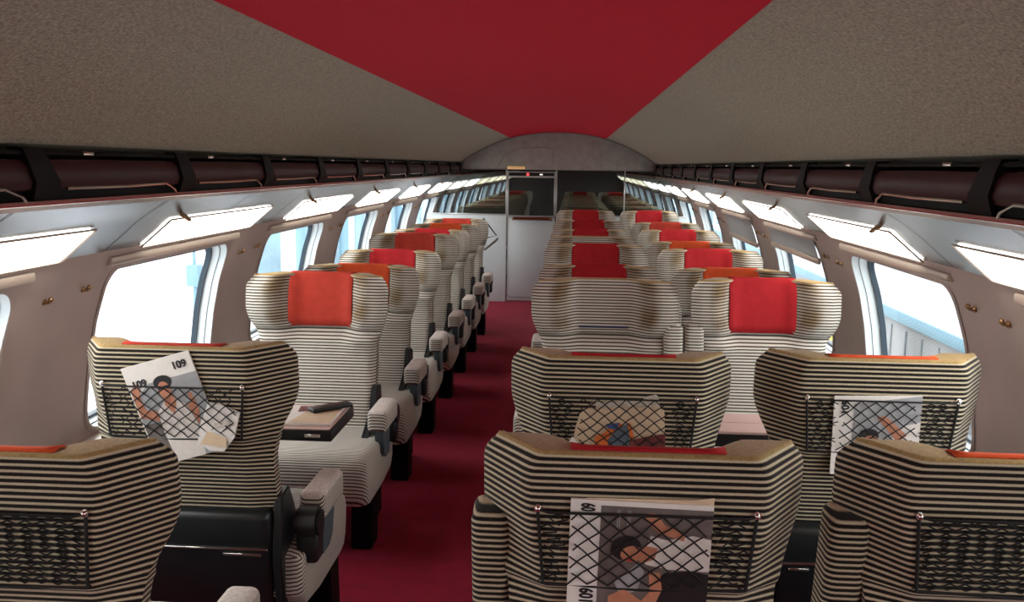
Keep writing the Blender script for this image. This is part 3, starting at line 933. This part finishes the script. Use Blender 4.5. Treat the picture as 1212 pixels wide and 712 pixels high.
tf('printed_picture', 'skin', [(-.10, -.06), (-.05, -.03), (-.03, .08), (-.13, .09)], .0085)
tf('printed_picture', 'p_maroon', [(.0, .03), (.06, .05), (.04, .11), (-.01, .11)], .009)
tf('printed_picture', 'p_maroon', [(-.08, -.04), (-.05, -.03), (-.05, -.01), (-.08, -.01)], .009)
bm = NB(); box(bm, (0, 0, .008), (.16, .05, .014), Matrix.Rotation(.75, 3, 'Z'), .003, 2)
o = obj('folded_leaf', bm, M['black'], None, loc=(-.685, 3.24, .717)); tag(o, 'slim black table leaf folded over the magazine on the left table', 'table leaf')  # black table leaf folded over the papers

t = empty('folding_table', 'pinkish folding table with black edge between the right facing seats', 'table', (1.02, 3.26, .70), group='folding tables between facing seats')
bm = NB(); rounded(bm, (.04, 0, -.026), (.82, .25, .046), .006, 2); obj('table_edge', bm, M['black'], t)
bm = NB(); box(bm, (0, -.062, .001), (.74, .118, .010), None, .002, 1); obj('table_leaf', bm, M['pink'], t)
bm = NB(); box(bm, (0, .062, .001), (.74, .118, .010), None, .002, 1); obj('table_leaf', bm, M['pink'], t)
bm = NB(); box(bm, (-.235, -.127, -.022), (.035, .004, .008), None, .001, 1); obj('latch', bm, M['chrome'], t)
bm = NB(); box(bm, (.455, 0, -.14), (.07, .10, .22), None, .01); box(bm, (.455, 0, -.38), (.04, .08, .60), None, .01); obj('bracket', bm, M['black'], t)

# ------------------------------------------------------------------ partition, door and bulkhead
bm = NB()
# half height panels
box(bm, (-1.06, YB, .513), (.94, .04, 1.025), None, .004, 1)
box(bm, (.76, YB, .513), (1.54, .04, 1.025), None, .004, 1)
struct('wall_partition', bm, M['part'], smooth=False)
bm = NB()
for xa, xb in ((-1.50, -.592), (-.008, 1.50)):
    box(bm, ((xa + xb) / 2, YB, 1.033), (xb - xa, .05, .016), None, .003, 1)
for x in (-.592, -.012): box(bm, (x, YB, 1.29), (.018, .05, .53), None, .003, 1)
for x in (.78,): box(bm, (x, YB, 1.29), (.014, .03, .53), None, .003, 1)
struct('trim_%d' % (tn), bm, M['steel']); tn += 1
bm = NB()
for xa, xb in ((-1.42, -.60), (-.004, .773), (.787, 1.42)):
    box(bm, ((xa + xb) / 2, YB, 1.30), (xb - xa, .006, .52), None)
struct('window_%d' % (wn + 1), bm, M['pglass'], smooth=False)
# door
bm = NB(); box(bm, (-.30, YB, .512), (.555, .036, .995), None, .012, 2); d = struct('door_1', bm, M['part'])
bm = NB(); box(bm, (-.30, YB, 1.245), (.55, .008, .46), None); obj('door_glass', bm, M['pglass'], d, smooth=False)
bm = NB()
for c, s in (((-.300, YB - .02, 1.018), (.56, .03, .016)), ((-.300, YB - .02, 1.476), (.56, .03, .020)), ((-.300, YB - .02, 1.530), (.56, .03, .012)),
             ((-.574, YB - .02, 1.26), (.014, .03, .53)), ((-.030, YB - .02, 1.26), (.014, .03, .53))): box(bm, c, s, None, .002, 1)
obj('door_frame', bm, M['steel'], d)
bm = NB(); tube(bm, [(-.51, YB - .03, .985), (-.50, YB - .07, .992), (-.10, YB - .07, .992), (-.06, YB - .03, .985)], .018, 8); obj('door_handle', bm, M['brass'], d)
bm = NB(); tube(bm, [(-.578, YB - .022, 1.0), (-.578, YB - .022, .09), (-.55, YB - .022, .06), (-.04, YB - .022, .06)], .004, 6); obj('door_seam', bm, M['wall_low'], d)
bm = NB(); box(bm, (-.30, YB, 1.503), (.55, .03, .036), None); obj('indicator_panel', bm, M['dark'], d, smooth=False)
bm = NB(); bmesh.ops.create_cone(bm, cap_ends=True, segments=14, radius1=.018, radius2=.018, depth=.01, matrix=Matrix.Translation((-.345, YB - .03, 1.503)) @ Matrix.Rotation(PI / 2, 4, 'X')); obj('red_indicator', bm, M['redlamp'], d)
bm = NB(); box(bm, (-.19, YB - .03, 1.503), (.035, .01, .014), None, .002, 1); obj('white_indicator', bm, M['whitelamp'], d)
# bulkhead
bm = NB()
xs2 = [-1.10 + 2.2 * k / 40 for k in range(41)]
lo = 1.560
A = []
for yv in (YB - .03, YB + .03):
    A.append([[bm.verts.new((x, yv - .02 * (1 - (x / 1.1) ** 2) * (j == 0), z)) for j, z in enumerate((lo, cz(x) - .001))] for x in xs2])
for L in A:
    for a, b in zip(L, L[1:]): bm.faces.new((a[0], b[0], b[1], a[1]))
for a, b, c, d_ in zip(A[0], A[0][1:], A[1], A[1][1:]): bm.faces.new((a[0], b[0], d_[0], c[0]))
for L, M_ in ((A[0][0], A[1][0]), (A[0][-1], A[1][-1])): bm.faces.new((L[0], L[1], M_[1], M_[0]))
struct('wall_bulkhead', bm, M['arch'])
bm = NB()
tube(bm, [(-.70, YB - .045, 1.58), (-.62, YB - .045, 1.72), (-.45, YB - .045, 1.80), (-.10, YB - .045, 1.815), (-.06, YB - .045, 1.78), (-.055, YB - .045, 1.575)], .0035, 6)
tube(bm, [(-1.08, YB - .04, 1.562), (1.08, YB - .04, 1.562)], .008, 6)
# rim line following the ceiling
tube(bm, [(x, YB - .04, cz(x) - .008) for x in xs2], .007, 6)
struct('trim_%d' % tn, bm, M['wall_low']); tn += 1
bm = NB(); box(bm, (-.48, YB - .06, 1.578), (.20, .02, .030), None, .004, 2); o = obj('sign', bm, M['amber'], None); tag(o, 'small glowing amber sign above the glass door at the far end', 'sign')
bm = NB(); box(bm, (-.48, YB - .071, 1.578), (.17, .004, .006), None, .001, 1); obj('sign_bar', bm, M['bar'], o)

# folding tray bracket by the last left seat
t = empty('folding_tray', 'grey folding tray bracket beside the last left seat, before the partition', 'tray', (-.72, 9.62, .86))
bm = NB(); tube(bm, [(-.02, 0, .20), (.12, 0, .02), (.0, 0, -.01)], .007, 6); obj('arm', bm, M['blackmetal'], t)
bm = NB(); box(bm, (.065, 0, -.07), (.17, .20, .022), Matrix.Rotation(-.72, 3, 'Y'), .004); obj('tray_top', bm, M['steel'], t)
bm = NB(); box(bm, (-.05, 0, .0), (.04, .12, .95), Matrix.Rotation(0, 3, 'Y'), .006); bmesh.ops.translate(bm, vec=(0, 0, -.38), verts=bm.verts[:]); obj('post', bm, M['steel'], t)

# ------------------------------------------------------------------ outside
bm = NB(); box(bm, (0, 30, -3.45), (160, 180, .1)); struct('ground', bm, M['out_ball'], smooth=False)
# neighbouring building with a light blue eave, to the right
t = empty('station_shed', 'white station shed with a pale blue eave beam outside the right windows', 'building', (6, 18, -3.4))
bm = NB(); box(bm, (1.5, 0, 1.20), (3.0, 44, 2.4)); obj('shed_wall', bm, M['out_white'], t, smooth=False)
bm = NB()
for k in range(60): box(bm, (-.012, -21.6 + k * .735, 1.15), (.02, .05, 2.2))
obj('wall_ribs', bm, M['out_grey'], t, smooth=False)
bm = NB(); box(bm, (-.06, 0, 2.50), (.16, 44.4, .20), None, .02); obj('eave_beam', bm, M['out_blue'], t)
bm = NB(); vs = [bm.verts.new(p) for p in ((-.1, -22.2, 2.60), (-.1, 22.2, 2.60), (3.1, 22.2, 2.95), (3.1, -22.2, 2.95))]; bm.faces.new(vs)
obj('shed_roof', bm, M['out_white'], t, smooth=False)
words = ['nearest', 'second', 'third', 'fourth', 'fifth', 'sixth']
for k in range(6):
    y = 16 + k * 3.4
    t = empty('lattice_mast', 'pale blue lattice mast behind the station shed, %s along the track' % words[k], 'mast', (10.5, y, -3.4), group='blue masts behind the shed')
    bm = NB(); box(bm, (0, 0, 3.0), (.30, .30, 6.0), None, .02); obj('column', bm, M['out_blue'], t)
    bm = NB()
    for q in range(6): box(bm, (0, .7, 2.6 + q * .55), (.12, 1.5, .10), Matrix.Rotation(.5 * (-1) ** q, 3, 'X'), .01)
    obj('lattice', bm, M['out_blue'], t)
for k, (y, nm) in enumerate(((13.2, 'nearer'), (15.6, 'farther'))):
    t = empty('luggage_trolley', 'white round topped luggage cart outside the right window, %s one' % nm, 'cart', (5.0, y, -3.4), group='white carts beside the track')
    bm = NB(); bmesh.ops.create_uvsphere(bm, u_segments=20, v_segments=12, radius=.55); bmesh.ops.scale(bm, vec=(1, .9, 1.2), verts=bm.verts[:]); bmesh.ops.translate(bm, vec=(0, 0, 1.75), verts=bm.verts[:])
    obj('hood', bm, M['out_white'], t)
    bm = NB(); box(bm, (0, 0, 1.0), (1.0, 1.3, 1.2), None, .05); obj('body', bm, M['out_white'], t)
    bm = NB(); box(bm, (0, .72, 1.5), (.9, .08, 1.5), None, .02); obj('end_rail', bm, M['yellow'], t)
    for a in (-1, 1):
        for b in (-1, 1):
            bm = NB(); bmesh.ops.create_cone(bm, cap_ends=True, segments=16, radius1=.2, radius2=.2, depth=.08, matrix=Matrix.Translation((a * .42, b * .45, .20)) @ Matrix.Rotation(PI / 2, 4, 'Y')); obj('wheel', bm, M['gasket'], t)
t = empty('street_lamp', 'thin pale blue lamp post outside the second left window', 'lamp', (-6.0, 14.84, -3.4))
bm = NB(); tube(bm, [(0, 0, 0), (0, 0, 2.9), (0, 0, 3.9)], [.05, .04, .02], 8); obj('pole', bm, M['out_blue'], t)
bm = NB(); box(bm, (0, 0, 3.15), (.22, .22, .36), None, .03); obj('lamp_box', bm, M['out_blue'], t)
for k in range(5):
    t = empty('platform_column', 'pale blue station column outside the left windows, %s along the track' % words[k], 'column', (-7.5, 21 + k * 5, -3.4), group='station columns on the left')
    bm = NB(); tube(bm, [(0, 0, 0), (0, 0, 6.5)], .16, 12); obj('shaft', bm, M['out_blue'], t)
    bm = NB(); box(bm, (0, 0, 6.3), (.5, 3.2, .25), None, .04); obj('cap_beam', bm, M['out_blue'], t)

for side, X_, ya, yb2 in (('left', -9.5, 29, 90), ('right', 13.5, 36, 110)):
    t = empty('station_hall', 'pale blue glazed station hall seen through the far %s windows' % side, 'building', (X_, (ya + yb2) / 2, -3.4))
    bm = NB(); box(bm, (0, 0, 5), (1.0, yb2 - ya, 10)); obj('glazed_wall', bm, M['out_hall'], t, smooth=False)
    k = 0; y = ya - (ya + yb2) / 2 + .5
    while y < (yb2 - ya) / 2:
        if k < 14:
            bm = NB(); box(bm, (-.6 * (1 if X_ > 0 else -1), y, 5), (.3, 1.1, 10), None, .04); obj('pilaster', bm, M['out_pale'], t)
        k += 1; y += 3.9
# ------------------------------------------------------------------ world, lamps, camera
w = bpy.data.worlds.new('World'); sc.world = w; w.use_nodes = True
nt = w.node_tree; bg = nt.nodes['Background']
sky = nt.nodes.new('ShaderNodeTexSky'); sky.sky_type = 'HOSEK_WILKIE'; sky.turbidity = 9; sky.sun_direction = (-.5, .3, .8)
mx = nt.nodes.new('ShaderNodeMix'); mx.data_type = 'RGBA'; mx.inputs['Factor'].default_value = .88
mx.inputs['B'].default_value = (.94, .98, 1.0, 1)
nt.links.new(sky.outputs[0], mx.inputs['A']); nt.links.new(mx.outputs['Result'], bg.inputs['Color'])
bg.inputs['Strength'].default_value = 4.4

def area(name, loc, size, power, col, rot=(0, 0, 0)):
    l = bpy.data.lights.new(name, 'AREA'); l.shape = 'RECTANGLE'; l.size, l.size_y = size; l.energy = power; l.color = col
    o = bpy.data.objects.new(name, l); COL.objects.link(o); o.location = loc; o.rotation_euler = rot; return o

cam = bpy.data.cameras.new('camera'); co = bpy.data.objects.new('camera', cam); COL.objects.link(co)
F_ = 1100.; R_ = .013
Yc = Vector(((678 - 606) / F_, -(197 - 356) / F_, -1)).normalized()
Zc = Vector((math.sin(R_), math.cos(R_), 0)); Zc.z = (Zc.x * Yc.x + Zc.y * Yc.y) / -Yc.z; Zc.normalize()
Xc = Yc.cross(Zc)
mt = Matrix((Xc, Yc, Zc)).to_4x4()
co.matrix_world = Matrix.Translation((.175, 0, 1.60)) @ mt
cam.sensor_width = 36; cam.lens = 36 * F_ / 1212; cam.clip_start = .05; cam.clip_end = 300
sc.camera = co
sc.view_settings.view_transform = 'Standard'
sc.view_settings.look = 'None'
sc.view_settings.exposure = 0.
sc.cycles.max_bounces = 10; sc.cycles.transparent_max_bounces = 24
sc.cycles.use_denoising = True
sc.cycles.sample_clamp_indirect = 6
if 'tmp' in bpy.data.objects: bpy.data.objects.remove(bpy.data.objects['tmp'])
